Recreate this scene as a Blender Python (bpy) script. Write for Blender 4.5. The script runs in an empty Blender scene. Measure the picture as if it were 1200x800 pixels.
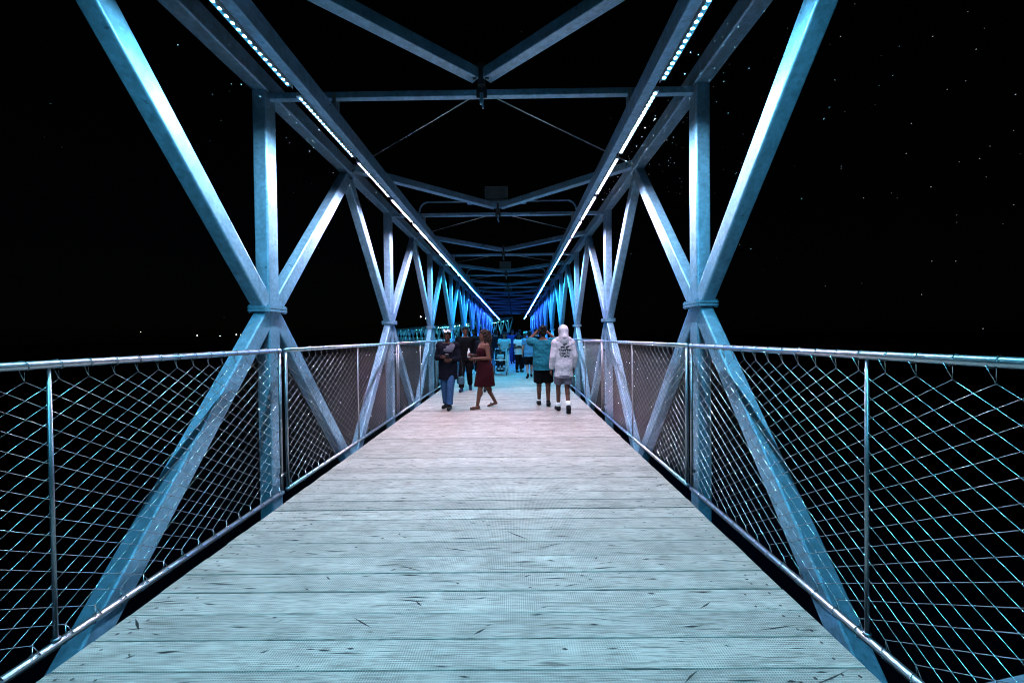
import bpy, bmesh, math, random
from mathutils import Vector, Matrix, Quaternion
from mathutils.bvhtree import BVHTree
random.seed(11)
R = random.random
U = random.uniform
scene = bpy.context.scene
COL = scene.collection
V = Vector
PI = math.pi

# ------------------------------------------------------------------ helpers
def tag(o, label=None, cat=None, group=None, kind=None):
    if label: o['label'] = label
    if cat: o['category'] = cat
    if group: o['group'] = group
    if kind: o['kind'] = kind
    return o

def empty(name, loc=(0, 0, 0), rz=0.0, parent=None):
    o = bpy.data.objects.new(name, None)
    o.empty_display_size = .1
    COL.objects.link(o)
    o.location = loc
    o.rotation_euler = (0, 0, rz)
    if parent: o.parent = parent
    return o

def link(name, me, parent=None):
    o = bpy.data.objects.new(name, me)
    COL.objects.link(o)
    if parent: o.parent = parent
    return o

def copy_tree(o, parent=None):
    c = o.copy()
    COL.objects.link(c)
    if parent: c.parent = parent
    for ch in list(o.children):
        copy_tree(ch, c)
    return c

class MB:
    """collects shapes, then links them as one mesh object"""
    def __init__(s): s.v = []; s.f = []; s.m = []
    def add(s, vs, fs, mi=0):
        b = len(s.v)
        s.v += [tuple(x) for x in vs]
        s.f += [tuple(b + i for i in f) for f in fs]
        s.m += [mi] * len(fs)
    def box(s, a, b, mi=0):
        x0, y0, z0 = a; x1, y1, z1 = b
        s.add([(x0,y0,z0),(x1,y0,z0),(x1,y1,z0),(x0,y1,z0),(x0,y0,z1),(x1,y0,z1),(x1,y1,z1),(x0,y1,z1)],
              [(0,3,2,1),(4,5,6,7),(0,1,5,4),(1,2,6,5),(2,3,7,6),(3,0,4,7)], mi)
    def sweep(s, prof, p, q, side, mi=0, cap=True):
        p, q = V(p), V(q)
        d = (q - p).normalized()
        side = V(side); side = (side - d * side.dot(d)).normalized()
        up = side.cross(d)
        n = len(prof)
        vs = [p + side * a + up * b for a, b in prof] + [q + side * a + up * b for a, b in prof]
        fs = [(i, (i + 1) % n, n + (i + 1) % n, n + i) for i in range(n)]
        if cap: fs += [tuple(range(n))[::-1], tuple(range(n, 2 * n))]
        s.add(vs, fs, mi)
    def hss(s, p, q, side, w, h, r=.014, k=3, mi=0):
        pr = []
        for cx, cy, a0 in ((w/2-r, h/2-r, 0), (-w/2+r, h/2-r, 90), (-w/2+r, -h/2+r, 180), (w/2-r, -h/2+r, 270)):
            for i in range(k + 1):
                a = math.radians(a0 + 90 * i / k)
                pr.append((cx + r * math.cos(a), cy + r * math.sin(a)))
        s.sweep(pr, p, q, side, mi)
    def tube(s, p, q, r, n=8, mi=0, r2=None, cap=True):
        p, q = V(p), V(q)
        d = (q - p)
        if d.length < 1e-7: return
        d.normalize()
        a = V((1, 0, 0)) if abs(d.x) < .8 else V((0, 0, 1))
        u = d.cross(a).normalized(); w = d.cross(u)
        r2 = r if r2 is None else r2
        vs = [p + (u * math.cos(2*PI*i/n) + w * math.sin(2*PI*i/n)) * r for i in range(n)]
        vs += [q + (u * math.cos(2*PI*i/n) + w * math.sin(2*PI*i/n)) * r2 for i in range(n)]
        fs = [(i, (i + 1) % n, n + (i + 1) % n, n + i) for i in range(n)]
        if cap: fs += [tuple(range(n))[::-1], tuple(range(n, 2 * n))]
        s.add(vs, fs, mi)
    def path(s, pts, r, n=8, mi=0):
        for a, b in zip(pts, pts[1:]): s.tube(a, b, r, n, mi)
    def ball(s, c, r, rot=None, nu=12, nv=8, mi=0):
        rx, ry, rz = (r, r, r) if isinstance(r, (int, float)) else r
        c = V(c)
        vs = []
        def T(x, y, z):
            p = V((x * rx, y * ry, z * rz))
            if rot is not None: p = rot @ p
            return c + p
        vs.append(T(0, 0, -1))
        for j in range(1, nv):
            t = -PI/2 + PI * j / nv
            for i in range(nu):
                a = 2*PI*i/nu
                vs.append(T(math.cos(t)*math.cos(a), math.cos(t)*math.sin(a), math.sin(t)))
        vs.append(T(0, 0, 1))
        fs = [(0, 1 + (i+1) % nu, 1 + i) for i in range(nu)]
        for j in range(nv - 2):
            for i in range(nu):
                a = 1 + j*nu + i; b = 1 + j*nu + (i+1) % nu
                fs.append((a, b, b + nu, a + nu))
        t = len(vs) - 1; o = 1 + (nv-2)*nu
        fs += [(o + i, o + (i+1) % nu, t) for i in range(nu)]
        s.add(vs, fs, mi)
    def cap(s, p, q, r1, r2, n=12):
        s.tube(p, q, r1, n, r2=r2); s.ball(p, r1, nu=n, nv=8); s.ball(q, r2, nu=n, nv=8)
    def loft(s, rings, n=20, mi=0):
        vs = []
        for z, rx, ry, cx, cy in rings:
            for i in range(n):
                a = 2*PI*i/n
                ca, sa = math.cos(a), math.sin(a)
                e = .85
                vs.append((cx + rx * math.copysign(abs(ca)**e, ca), cy + ry * math.copysign(abs(sa)**e, sa), z))
        fs = []
        for j in range(len(rings) - 1):
            for i in range(n):
                a = j*n + i; b = j*n + (i+1) % n
                fs.append((a, b, b + n, a + n))
        fs += [tuple(range(n))[::-1], tuple(range((len(rings)-1)*n, len(rings)*n))]
        s.add(vs, fs, mi)
    def mesh(s, name, mats, smooth=False):
        me = bpy.data.meshes.new(name)
        me.from_pydata(s.v, [], s.f)
        for m in (mats if isinstance(mats, (list, tuple)) else [mats]): me.materials.append(m)
        if any(s.m): me.polygons.foreach_set('material_index', s.m)
        me.polygons.foreach_set('use_smooth', [smooth] * len(s.f))
        me.update()
        return me
    def build(s, name, mats, parent=None, smooth=False):
        return link(name, s.mesh(name, mats, smooth), parent)

# ------------------------------------------------------------------ materials
class NT:
    def __init__(s, name):
        s.mat = bpy.data.materials.new(name); s.mat.use_nodes = True
        s.t = s.mat.node_tree; s.b = s.t.nodes['Principled BSDF']; s.out = s.t.nodes['Material Output']
    def n(s, typ, **kw):
        o = s.t.nodes.new('ShaderNode' + typ)
        for k, v in kw.items():
            if k.startswith('in_'):
                key = k[3:]
                o.inputs[int(key) if key.isdigit() else key].default_value = v
            else: setattr(o, k, v)
        return o
    def l(s, a, b): s.t.links.new(a, b)
    def pos(s, scale=(1, 1, 1)):
        g = s.n('NewGeometry'); m = s.n('Mapping'); m.inputs['Scale'].default_value = scale
        s.l(g.outputs['Position'], m.inputs['Vector']); return m.outputs['Vector']
    def noise(s, vec, scale, detail=4, rough=.55):
        o = s.n('TexNoise'); o.inputs['Scale'].default_value = scale; o.inputs['Detail'].default_value = detail
        o.inputs['Roughness'].default_value = rough; s.l(vec, o.inputs['Vector']); return o.outputs['Fac']
    def ramp(s, fac, stops):
        o = s.n('ValToRGB'); e = o.color_ramp.elements
        while len(e) < len(stops): e.new(.5)
        for x, (p, c) in zip(e, stops):
            x.position = p; x.color = (c, c, c, 1) if isinstance(c, (int, float)) else (*c, 1)
        s.l(fac, o.inputs['Fac']); return o.outputs['Color']
    def mix(s, a, b, fac, mode='MIX'):
        o = s.n('MixRGB', blend_type=mode)
        for x, i in ((a, 'Color1'), (b, 'Color2'), (fac, 'Fac')):
            if hasattr(x, 'is_output'): s.l(x, o.inputs[i])
            else: o.inputs[i].default_value = x if i == 'Fac' else (*x, 1)
        return o.outputs['Color']
    def math(s, op, a, b=None):
        o = s.n('Math', operation=op)
        for i, x in enumerate((a, b)):
            if x is None: continue
            if hasattr(x, 'is_output'): s.l(x, o.inputs[i])
            else: o.inputs[i].default_value = x
        return o.outputs[0]
    def bump(s, h, strength, dist):
        o = s.n('Bump'); o.inputs['Strength'].default_value = strength; o.inputs['Distance'].default_value = dist
        s.l(h, o.inputs['Height']); s.l(o.outputs['Normal'], s.b.inputs['Normal'])
    def set(s, **kw):
        for k, v in kw.items():
            i = s.b.inputs[k.replace('_', ' ')]
            if hasattr(v, 'is_output'): s.l(v, i)
            elif isinstance(v, tuple): i.default_value = (*v, 1)
            else: i.default_value = v

def galvanised(name, base=(.50, .52, .55), metal=.75, rough=.36):
    t = NT(name)
    p = t.pos()
    vo = t.n('TexVoronoi'); vo.inputs['Scale'].default_value = 38; t.l(p, vo.inputs['Vector'])
    sp = t.n('SeparateColor'); t.l(vo.outputs['Color'], sp.inputs['Color'])
    spang = t.ramp(sp.outputs[0], [(0, .78), (1, 1.0)])
    blot = t.ramp(t.noise(p, 11, 8, .72), [(.34, .76), (.6, 1.0)])
    st = t.ramp(t.noise(t.pos((6, 6, .8)), 3, 4), [(.35, .8), (.6, 1)])
    c = t.mix(spang, blot, 1.0, 'MULTIPLY'); c = t.mix(c, st, .6, 'MULTIPLY')
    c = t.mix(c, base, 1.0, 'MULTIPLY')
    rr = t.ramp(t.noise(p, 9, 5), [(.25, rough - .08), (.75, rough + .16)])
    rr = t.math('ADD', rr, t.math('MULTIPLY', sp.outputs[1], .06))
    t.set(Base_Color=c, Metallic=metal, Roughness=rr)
    t.bump(t.noise(p, 60, 3), .12, .002)
    return t.mat

def plain(name, col, rough=.6, metal=0.0, var=.25, scale=25, bump=0.0, spec=.5):
    t = NT(name)
    g = t.n('TexCoord'); 
    nz = t.noise(g.outputs['Object'], scale, 4)
    c = t.mix(tuple(x * (1 - var) for x in col), tuple(min(1, x * (1 + var)) for x in col), nz)
    t.set(Base_Color=c, Roughness=rough, Metallic=metal)
    t.b.inputs['Specular IOR Level'].default_value = spec
    if bump: t.bump(t.noise(g.outputs['Object'], scale * .5, 3), bump, .02)
    return t.mat

def cloth(name, col, fold=.6, var=.2):
    t = NT(name)
    g = t.n('TexCoord')
    m = t.n('Mapping'); m.inputs['Scale'].default_value = (5, 5, 6); t.l(g.outputs['Object'], m.inputs['Vector'])
    fl = t.noise(m.outputs['Vector'], 1.4, 3, .5)
    wv = t.noise(g.outputs['Object'], 260, 1)
    c = t.mix(tuple(x * (1 - var) for x in col), tuple(min(1, x * (1 + var)) for x in col), wv)
    t.set(Base_Color=c, Roughness=.95)
    t.b.inputs['Specular IOR Level'].default_value = .06
    t.bump(fl, fold, .08)
    return t.mat

def emit(name, col, strength):
    m = bpy.data.materials.new(name); m.use_nodes = True
    t = m.node_tree
    t.nodes.remove(t.nodes['Principled BSDF'])
    e = t.nodes.new('ShaderNodeEmission')
    e.inputs['Color'].default_value = (*col, 1); e.inputs['Strength'].default_value = strength
    t.links.new(e.outputs[0], t.nodes['Material Output'].inputs['Surface'])
    return m

STEEL = galvanised('led_tinted_steel', (.33, .58, .78), .46, .31)  # grey galvanised steel, with the blue led cast tinted into its base colour
RAILM = plain('railing_steel', (.48, .50, .53), .3, .9, .10, 45)
POSTM = plain('brushed_post_steel', (.26, .27, .29), .35, .9, .1, 50)
WIRE = plain('stainless_wire', (.55, .57, .59), .24, 1.0, .06, 60)
FERR = plain('dull_ferrule', (.10, .10, .11), .6, .5)
ALU = plain('anodised_aluminium', (.50, .52, .54), .4, .8, .1, 40)
DARKP = plain('dark_bracket_paint', (.05, .052, .058), .5, .2, .2)
BLACKP = plain('black_plastic', (.015, .015, .017), .45)
BOXM = plain('grey_box_paint', (.22, .24, .25), .55, .1, .15)
SOCKW = cloth('white_sock_knit', (.7, .7, .7), .2)

# wooden deck
def wood():
    t = NT('weathered_planks')
    g = t.n('NewGeometry')
    isl = g.outputs['Random Per Island']
    off = t.n('CombineXYZ'); t.l(t.math('MULTIPLY', isl, 37.0), off.inputs[0]); t.l(t.math('MULTIPLY', isl, 11.0), off.inputs[2])
    va = t.n('VectorMath', operation='ADD'); t.l(g.outputs['Position'], va.inputs[0]); t.l(off.outputs[0], va.inputs[1])
    def mp(scale):
        m = t.n('Mapping'); m.inputs['Scale'].default_value = scale; t.l(va.outputs[0], m.inputs['Vector']); return m.outputs['Vector']
    grain = t.noise(mp((2.6, 46, 1)), 2.2, 8, .7)
    fine = t.noise(mp((5, 85, 1)), 2.0, 5, .7)
    blot = t.noise(mp((2.4, 4.5, 1)), 1.6, 8, .7)
    c = t.ramp(grain, [(.30, (.27, .235, .20)), (.5, (.43, .375, .325)), (.72, (.51, .455, .395))])
    c = t.mix(c, t.ramp(fine, [(.38, .34), (.5, 1)]), .7, 'MULTIPLY')
    c = t.mix(c, t.ramp(blot, [(.32, .66), (.6, 1.04)]), .75, 'MULTIPLY')
    tone = t.ramp(isl, [(0, .80), (.5, .95), (1, 1.06)])
    c = t.mix(c, tone, 1.0, 'MULTIPLY')
    # tread of pressed dimples, 15 mm apart
    se = t.n('SeparateXYZ'); t.l(g.outputs['Position'], se.inputs[0])
    sx = t.math('SINE', t.math('MULTIPLY', se.outputs[0], 2*PI/.024))
    sy = t.math('SINE', t.math('MULTIPLY', se.outputs[1], 2*PI/.024))
    dim = t.math('MULTIPLY', sx, sy)
    dots = t.math('ABSOLUTE', dim)
    wear = t.ramp(t.noise(mp((2.2, 2.2, 1)), 2.0, 4), [(.35, .25), (.6, 1)])
    pit = t.math('MULTIPLY', t.ramp(dots, [(.45, 0.0), (.75, 1.0)]), wear)
    c = t.mix(c, (.13, .115, .10), t.math('MULTIPLY', pit, .9))
    # dark checks along the grain
    chk = t.ramp(t.noise(mp((.9, 26, 1)), 3.1, 3, .5), [(.64, 0.0), (.67, 1.0)])
    c = t.mix(c, (.06, .05, .042), t.math('MULTIPLY', chk, .75))
    h = t.math('ADD', t.math('MULTIPLY', fine, .3), t.math('MULTIPLY', pit, -.6))
    t.set(Base_Color=c, Roughness=.78)
    t.b.inputs['Specular IOR Level'].default_value = .25
    t.bump(h, .5, .003)
    return t.mat
WOOD = wood()
SLIVER = plain('dark_gouge', (.02, .018, .016), .9)
SCREW = plain('rusty_screw_head', (.05, .04, .035), .6, .4)

# ------------------------------------------------------------------ camera
F_PX, CX = 453.25, .2839
right = V((0.99991329, 0.00604511, -0.0116987)); up = V((0.01161768, 0.01327100, 0.99984444)); fwd = V((-0.00619942, 0.99989366, -0.01319962))
cam = bpy.data.cameras.new('camera'); camo = bpy.data.objects.new('camera', cam); COL.objects.link(camo)
camo.matrix_world = Matrix(((right.x, up.x, -fwd.x, CX), (right.y, up.y, -fwd.y, 0), (right.z, up.z, -fwd.z, 1.5), (0, 0, 0, 1)))
cam.sensor_width = 36; cam.lens = 36 * F_PX / 1200; cam.clip_start = .05; cam.clip_end = 5000
scene.camera = camo

# ------------------------------------------------------------------ night sky
w = bpy.data.worlds.new('World'); scene.world = w; w.use_nodes = True
nt = w.node_tree; bg = nt.nodes['Background']
sky = nt.nodes.new('ShaderNodeTexSky'); sky.sky_type = 'NISHITA'; sky.sun_disc = False
sky.sun_elevation = math.radians(20); sky.sun_rotation = math.radians(150)
nt.links.new(sky.outputs[0], bg.inputs['Color']); bg.inputs['Strength'].default_value = .00012
sun = bpy.data.lights.new('faint_fill_sun', 'SUN'); sun.energy = .002; sun.angle = math.radians(.5); sun.color = (.8, .88, 1)
so = bpy.data.objects.new('faint_fill_sun', sun); COL.objects.link(so); so.rotation_euler = (math.radians(70), 0, math.radians(-150))  # faint sun added to fill upward faces, no moon is known here

# ------------------------------------------------------------------ footbridge
P = 3.658; Y1 = 3.75; XO = -.013; XI = 2.03; TW = .13; TD = .15
ZC = 3.862; ZP0, ZP1 = 1.762, 1.812; ZB = -.32; CH = .17
NP = 12                                   # posts 0 .. 11 along the first span
YS, YE = Y1 - P - 1.83, Y1 + P * (NP - 1) + 1.9
XC = XI + TW / 2
def ypost(k): return Y1 + P * (k - 1)

def post_mesh():
    m = MB()
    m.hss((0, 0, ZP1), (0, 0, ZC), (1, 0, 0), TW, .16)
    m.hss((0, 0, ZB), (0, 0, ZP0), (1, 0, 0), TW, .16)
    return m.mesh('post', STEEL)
def plate_mesh():
    m = MB()
    for z0, z1 in ((ZP0, ZP0 + .022), (ZP1 - .022, ZP1)):
        x, y, c = .108, .165, .03
        pr = [(-x, -y + c), (-x + c, -y), (x - c, -y), (x, -y + c), (x, y - c), (x - c, y), (-x + c, y), (-x, y - c)]
        n = 8
        m.add([(a, b, z0) for a, b in pr] + [(a, b, z1) for a, b in pr],
              [(i, (i+1) % n, n + (i+1) % n, n + i) for i in range(n)] + [tuple(range(n))[::-1], tuple(range(n, 2*n))])
    m.box((-.09, -.15, ZP0 + .0225), (.09, .15, ZP1 - .0225))
    for x in (-.088, .088):
        for y in (-.13, -.1, .1, .13):
            m.tube((x, y, ZP1 + .0003), (x, y, ZP1 + .013), .011, 6)
            m.tube((x, y, ZP0 - .013), (x, y, ZP0 - .0003), .011, 6)
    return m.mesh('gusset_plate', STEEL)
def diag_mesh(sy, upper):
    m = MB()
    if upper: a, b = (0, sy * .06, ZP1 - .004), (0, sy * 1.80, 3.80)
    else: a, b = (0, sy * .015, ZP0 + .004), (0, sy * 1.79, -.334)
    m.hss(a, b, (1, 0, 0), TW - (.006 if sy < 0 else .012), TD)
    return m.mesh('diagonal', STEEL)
def node_mesh():                           # small plate where two diagonals meet the chord
    m = MB(); m.box((-.058, -.16, 0), (.058, .16, .014)); return m.mesh('node_plate', STEEL)
def strut_mesh():
    m = MB(); m.hss((-XI + .002, 0, ZC - .0345), (XI - .002, 0, ZC - .0345), (0, 1, 0), .062, .062, .008); return m.mesh('strut', STEEL)
def brace_mesh(sx):
    m = MB()
    m.hss((sx * (XI - .01), -P/2 + .05, 3.955), (sx * .055, -.085, 3.955), (0, 0, 1), .105, .105, .01)
    return m.mesh('brace', STEEL)
def rod_mesh(sx):
    m = MB(); m.tube((sx * .05, .05, 3.862), (sx * (XI - .02), P/2 - .06, 3.90), .007, 6); return m.mesh('tie_rod', RAILM, True)
def hanger_mesh():
    m = MB()
    m.box((-.035, -.10, 3.8635), (.035, -.02, 4.06), 1)
    m.box((-.075, -.135, 3.89), (-.04, -.12, 4.02), 1); m.box((.04, -.135, 3.89), (.075, -.12, 4.02), 1)
    m.box((-.05, -.045, 3.77), (.05, -.033, 3.8625), 1)
    m.hss((0, -.06, 3.70), (0, -.06, 3.80), (1, 0, 0), .034, .034, .006)
    m.tube((.012, -.06, 3.66), (.012, -.06, 3.70), .011, 8)
    m.box((-.03, -.03, 4.0605), (.03, .05, 4.075), 1)
    return m.mesh('hanger_bracket', [STEEL, DARKP])

def strap_mesh():
    m = MB(); m.box((-.02, -.037, 3.64), (.02, -.0325, 3.85)); m.box((-.02, .0325, 3.64), (.02, .037, 3.85)); m.tube((0, -.045, 3.74), (0, .045, 3.74), .008, 6)
    return m.mesh('beam_hanger', ALU)
def bridge_span(root, posts, first, last, meshes, frm=0, xo=0.0, near_detail=True):
    """posts: list of local y of the posts; chords from first to last"""
    for s in (-1, 1):
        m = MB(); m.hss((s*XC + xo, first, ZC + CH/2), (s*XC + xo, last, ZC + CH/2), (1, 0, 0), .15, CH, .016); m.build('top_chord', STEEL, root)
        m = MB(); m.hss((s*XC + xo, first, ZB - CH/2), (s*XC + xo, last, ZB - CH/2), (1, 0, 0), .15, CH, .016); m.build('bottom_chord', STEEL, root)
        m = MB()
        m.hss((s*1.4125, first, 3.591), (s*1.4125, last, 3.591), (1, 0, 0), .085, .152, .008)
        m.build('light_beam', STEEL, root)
    for i, y in enumerate(posts):
        for s in (-1, 1):
            o = link('post', meshes['post'], root); o.location = (s*XC + xo, y, 0)
            o = link('gusset_plate', meshes['plate'], root); o.location = (s*XC + xo, y, 0)
            for (sy, upper), me in meshes['diag'].items():
                if not (first - .3 < y + sy * P/2 < last + .3): continue
                o = link('diagonal', me, root); o.location = (s*XC + xo, y - (.10 if (xo and i == 0 and sy > 0 and not upper) else 0), 0)
            o = link('node_plate', meshes['node'], root); o.location = (s*XC + xo, y + P/2, ZC - .0145)
            o = link('brace', meshes['brace'][s], root); o.location = (0, y, 0)
            if y + P/2 < last:
                o = link('tie_rod', meshes['rod'][s], root); o.location = (0, y, 0)
        o = link('strut', meshes['strut'], root); o.location = (xo, y, 0)
        o = link('hanger_bracket', meshes['hanger'], root); o.location = (0, y, 0)
        for s in (-1, 1):
            o = link('beam_hanger', meshes['strap'], root); o.location = (s * 1.4125, y, 0)

meshes = dict(post=post_mesh(), plate=plate_mesh(), node=node_mesh(), strut=strut_mesh(), hanger=hanger_mesh(), strap=strap_mesh(),
              diag={(sy, u): diag_mesh(sy, u) for sy in (-1, 1) for u in (True, False)},
              brace={s: brace_mesh(s) for s in (-1, 1)}, rod={s: rod_mesh(s) for s in (-1, 1)})
bridge = tag(empty('footbridge'), 'galvanised steel truss footbridge span that surrounds the lit wooden walkway', 'bridge')
bridge_span(bridge, [ypost(k) for k in range(NP)], YS, YE, meshes, xo=XO)
for s in (-1, 1):                          # cross ties under the deck
    pass
m = MB()
y = YS + .3
while y < YE:
    m.hss((-XC + .09, y, -.235), (XC - .09, y, -.235), (0, 1, 0), .1, .16, .01); y += P/2
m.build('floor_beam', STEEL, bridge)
for x in (-1.6, -.8, 0, .8, 1.6):
    m = MB(); m.box((x - .03, YS, -.148), (x + .03, YE, -.046)); m.build('stringer', DARKP, bridge)

# bent pipe and equipment box carried above every second strut
boxes = ['grey equipment box above the second cross strut, nearest of the overhead boxes',
         'grey equipment box above the fourth cross strut, small in the distance',
         'grey equipment box above the sixth cross strut, farthest and faintest']
for i, k in enumerate((2, 4, 6)):
    y = ypost(k)
    m = MB()
    pts = [(-1.5, 0, 3.86)]
    for j in range(7):
        a = math.radians(180 - 15 * j); pts.append((-1.31 + .17 * math.cos(a) , 0, 3.885 + .17 * math.sin(a)))
    pts += [(-x, yy, z) for x, yy, z in pts[::-1]]
    m.path(pts, .016, 8)
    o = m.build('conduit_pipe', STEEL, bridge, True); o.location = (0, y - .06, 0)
    t = tag(empty('equipment_box', (-.025, y, 0)), boxes[i], 'equipment box', 'equipment boxes above the struts')
    m = MB(); m.hss((-.215, -.03, 4.20), (.215, -.03, 4.20), (0, 1, 0), .16, .25, .02); m.build('housing', BOXM, t)
    m = MB(); m.box((-.2, -.135, 4.035), (.2, .06, 4.06)); m.build('base_rail', ALU, t)
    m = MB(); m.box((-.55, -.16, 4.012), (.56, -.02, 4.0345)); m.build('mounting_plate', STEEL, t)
    m = MB()
    for x in range(-9, 10): m.box((x * .02 - .004, -.1165, 4.10), (x * .02 + .004, -.1105, 4.30))
    m.build('grille', DARKP, t)

# ------------------------------------------------------------------ led light bars
PITCH = P / 3
def lerp(a, b, t): return tuple(x + (y - x) * t for x, y in zip(a, b))
STOPS = [(-3, (.06, .52, .84)), (2.0, (.11, .57, .80)), (4.2, (.56, .72, .90)), (6, (1.04, .84, 1.12)), (8.6, (1.12, .82, 1.10)), (10.2, (.35, .76, 1.0)), (12.0, (.03, .44, .66)), (17, (.025, .32, .70)),
         (22, (.03, .16, .85)), (29, (.03, .09, .85)), (35, (.05, .22, 1.0)), (50, (.05, .45, 1.0))]
def led_col(y):
    for (a, ca), (b, cb) in zip(STOPS, STOPS[1:]):
        if y <= b: return lerp(ca, cb, max(0, (y - a) / (b - a)))
    return STOPS[-1][1]
LED_E = 2000.0
DOT_E = LED_E * 23 * .0115**2 / (20 * .0098**2)
def boost(y): return 1.0
BL = PITCH - .145
LZ = 3.50
def housing_mesh(s):
    m = MB()
    def b(a, c, z0, z1):
        aa, cc = (a, c) if s > 0 else (-c, -a)
        m.box((aa, -BL/2 - .012, z0), (cc, BL/2 + .012, z1))
    b(0, .044, LZ + .0095, LZ + .04); b(0, .003, LZ - .012, LZ + .009); b(.0415, .044, LZ + .005, LZ + .009)
    return m.mesh('housing', ALU)
PCB = plain('grey_circuit_strip', (.2, .22, .24), .5)
def diode_mesh(s, mat, dots):
    m = MB(); cx = .022 * s
    if dots:
        n = 20; nn = 12; r = .0098
        for i in range(n):
            y = -BL/2 + (i + .5) * BL / n
            b0 = len(m.v)
            m.add([(cx + r*math.sin(2*PI*j/nn), y + r*math.cos(2*PI*j/nn), LZ + .004) for j in range(nn)], [tuple(range(nn))])
            if i: m.f.append((b0 - nn, b0 - nn + 1, b0 + 5, b0 + 6)); m.m.append(1)
        return m.mesh('diodes', [mat, PCB])
    h = .0065
    m.add([(cx - h, -BL/2, LZ + .004), (cx + h, -BL/2, LZ + .004), (cx + h, BL/2, LZ + .004), (cx - h, BL/2, LZ + .004)], [(3, 2, 1, 0)])
    return m.mesh('diodes', mat)
HOUS = {s: housing_mesh(s) for s in (-1, 1)}
ORD = ['first', 'second', 'third', 'fourth', 'fifth', 'sixth', 'seventh', 'eighth', 'ninth', 'tenth', 'eleventh', 'twelfth', 'thirteenth', 'fourteenth']
PLACE = ['opening', 'middle', 'closing']
y = 3.157 - 3.5 * PITCH
k = -4
while y < YE - .5:
    near = k < 8
    em = emit('led_glow', led_col(y), DOT_E if near else LED_E)
    ln = emit('halo_glow', tuple(x * x for x in led_col(y)), .9)
    for s in (-1, 1):
        side = 'left' if s < 0 else 'right'
        if k < 0: lab = f'led light bar under the {side} beam, {ORD[-1-k]} before the first cross strut'
        elif k < 14: lab = f'{ORD[k]} led light bar past the first cross strut, under the {side} beam'
        else: lab = f'led light bar in the far unbroken line of light under the {side} beam'
        t = tag(empty('light_bar', (s * 1.456, y, 0)), lab, 'light bar', 'far led light bars, %s beam' % side if k >= 14 else 'led light bars under the beams')
        link('housing', HOUS[s], t)
        link('diodes', diode_mesh(s, em, near), t)
        if near:
            m = MB(); x0, x1 = sorted((s * .0032, s * .0412))
            m.add([(x0, -BL/2, LZ + .0047), (x1, -BL/2, LZ + .0047), (x1, BL/2, LZ + .0047), (x0, BL/2, LZ + .0047)], [(3, 2, 1, 0)])
            m.build('lens', ln, t)  # added glowing strip that imitates the cyan halo around the diodes
    y += PITCH; k += 1

# ------------------------------------------------------------------ railing panels
RX, RZ, RR = 1.952, 1.391, .0205
BZ = .036
L = P - .10
def net_mesh():
    m = MB(); du, dv = .1333, .0433; u0 = (L - math.floor(L / du) * du) / 2
    z0 = 1.317; J = 28; r = .002
    N = int(L / du)
    def K(i, j): return (0, u0 + i * du / 2, z0 - j * dv)
    kn = set()
    for c in range(-2*J, 2*N + 2*J):
        for d in (1, -1):
            pts = []
            for j in range(0, J + 1):
                i = c + d * j
                if 0 <= i <= 2 * N and (i + j) % 2 == 0: pts.append((i, j))
            if c % 2 == 0 and len(pts) > 1:
                pw = []
                for (i, j) in pts:
                    p = K(i, j); jit = .0006 * math.sin(i * 12.9 + j * 7.3)
                    pw.append((.0019 * d, p[1] + jit, p[2]))
                    kn.add((i, j))
                for a, b in zip(pw, pw[1:]): m.tube(a, b, r, 4, cap=False)
    for (i, j) in kn:
        p = K(i, j); jit = .0006 * math.sin(i * 12.9 + j * 7.3)
        m.tube((0, p[1] + jit - .005, p[2]), (0, p[1] + jit + .005, p[2]), .003, 5, 1)
    for i in range(0, 2*N + 1, 2):                       # lashings over the two rails
        p = K(i, 0); y = p[1]
        for zc, zk, sg in ((RZ, p[2], 1), (BZ, z0 - J * dv, -1)):
            rr = RR + .003
            ring = []
            for q in range(13):
                a = math.radians(-60 + 300 * q / 12) if sg > 0 else math.radians(120 + 300 * q / 12)
                ring.append((rr * math.sin(a) * .99, y - .016 + .032 * q / 12, zc + rr * math.cos(a)))
            ring = [(0, y, zk)] + ring + [(0, y, zk)]
            m.path(ring, r, 4)
    for sy, ye in ((0, .0), (1, L)):                     # lashing to the end posts
        for j in range(0, J + 1, 2):
            i = 0 if sy == 0 else 2 * N
            a = K(i, j)
            m.tube(a, (.016, ye, a[2] + .02), r, 4); m.tube((.016, ye, a[2] + .02), (-.016, ye, a[2] - .015), r, 4); m.tube((-.016, ye, a[2] - .015), a, r, 4)
    return m.mesh('cable_net', [WIRE, FERR])
def make_panel():
    t = empty('railing_panel')
    m = MB(); m.tube((0, -.012, RZ), (0, L + .012, RZ), RR, 16); m.build('handrail', RAILM, t, True)
    m = MB(); m.tube((0, -.012, BZ), (0, L + .012, BZ), RR, 16); m.build('bottom_rail', RAILM, t, True)
    for y in (0, L):
        m = MB(); m.tube((0, y, BZ + RR - .004), (0, y, RZ - RR + .004), .0135, 12); m.build('end_post', POSTM, t, True)
    m = MB(); m.tube((0, L/2 - .042, BZ + RR - .004), (0, L/2 - .042, RZ - RR + .004), .0095, 12)
    m.tube((0, L/2 - .042, BZ + RR - .002), (0, L/2 - .042, BZ + RR + .012), .018, 12)
    m.build('middle_post', POSTM, t, True)
    link('cable_net', NET, t)
    return t
NET = net_mesh()
for o in NET.polygons: o.use_smooth = True
proto = make_panel()
def clamp_mesh(s):
    m = MB()
    for z in (.16, 1.2):
        m.box((min(0, s * .075), -.02, z), (max(0, s * .075), .02, z + .03))
    return m.mesh('clamp', DARKP)
CL = {s: clamp_mesh(s) for s in (-1, 1)}
first = True
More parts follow.
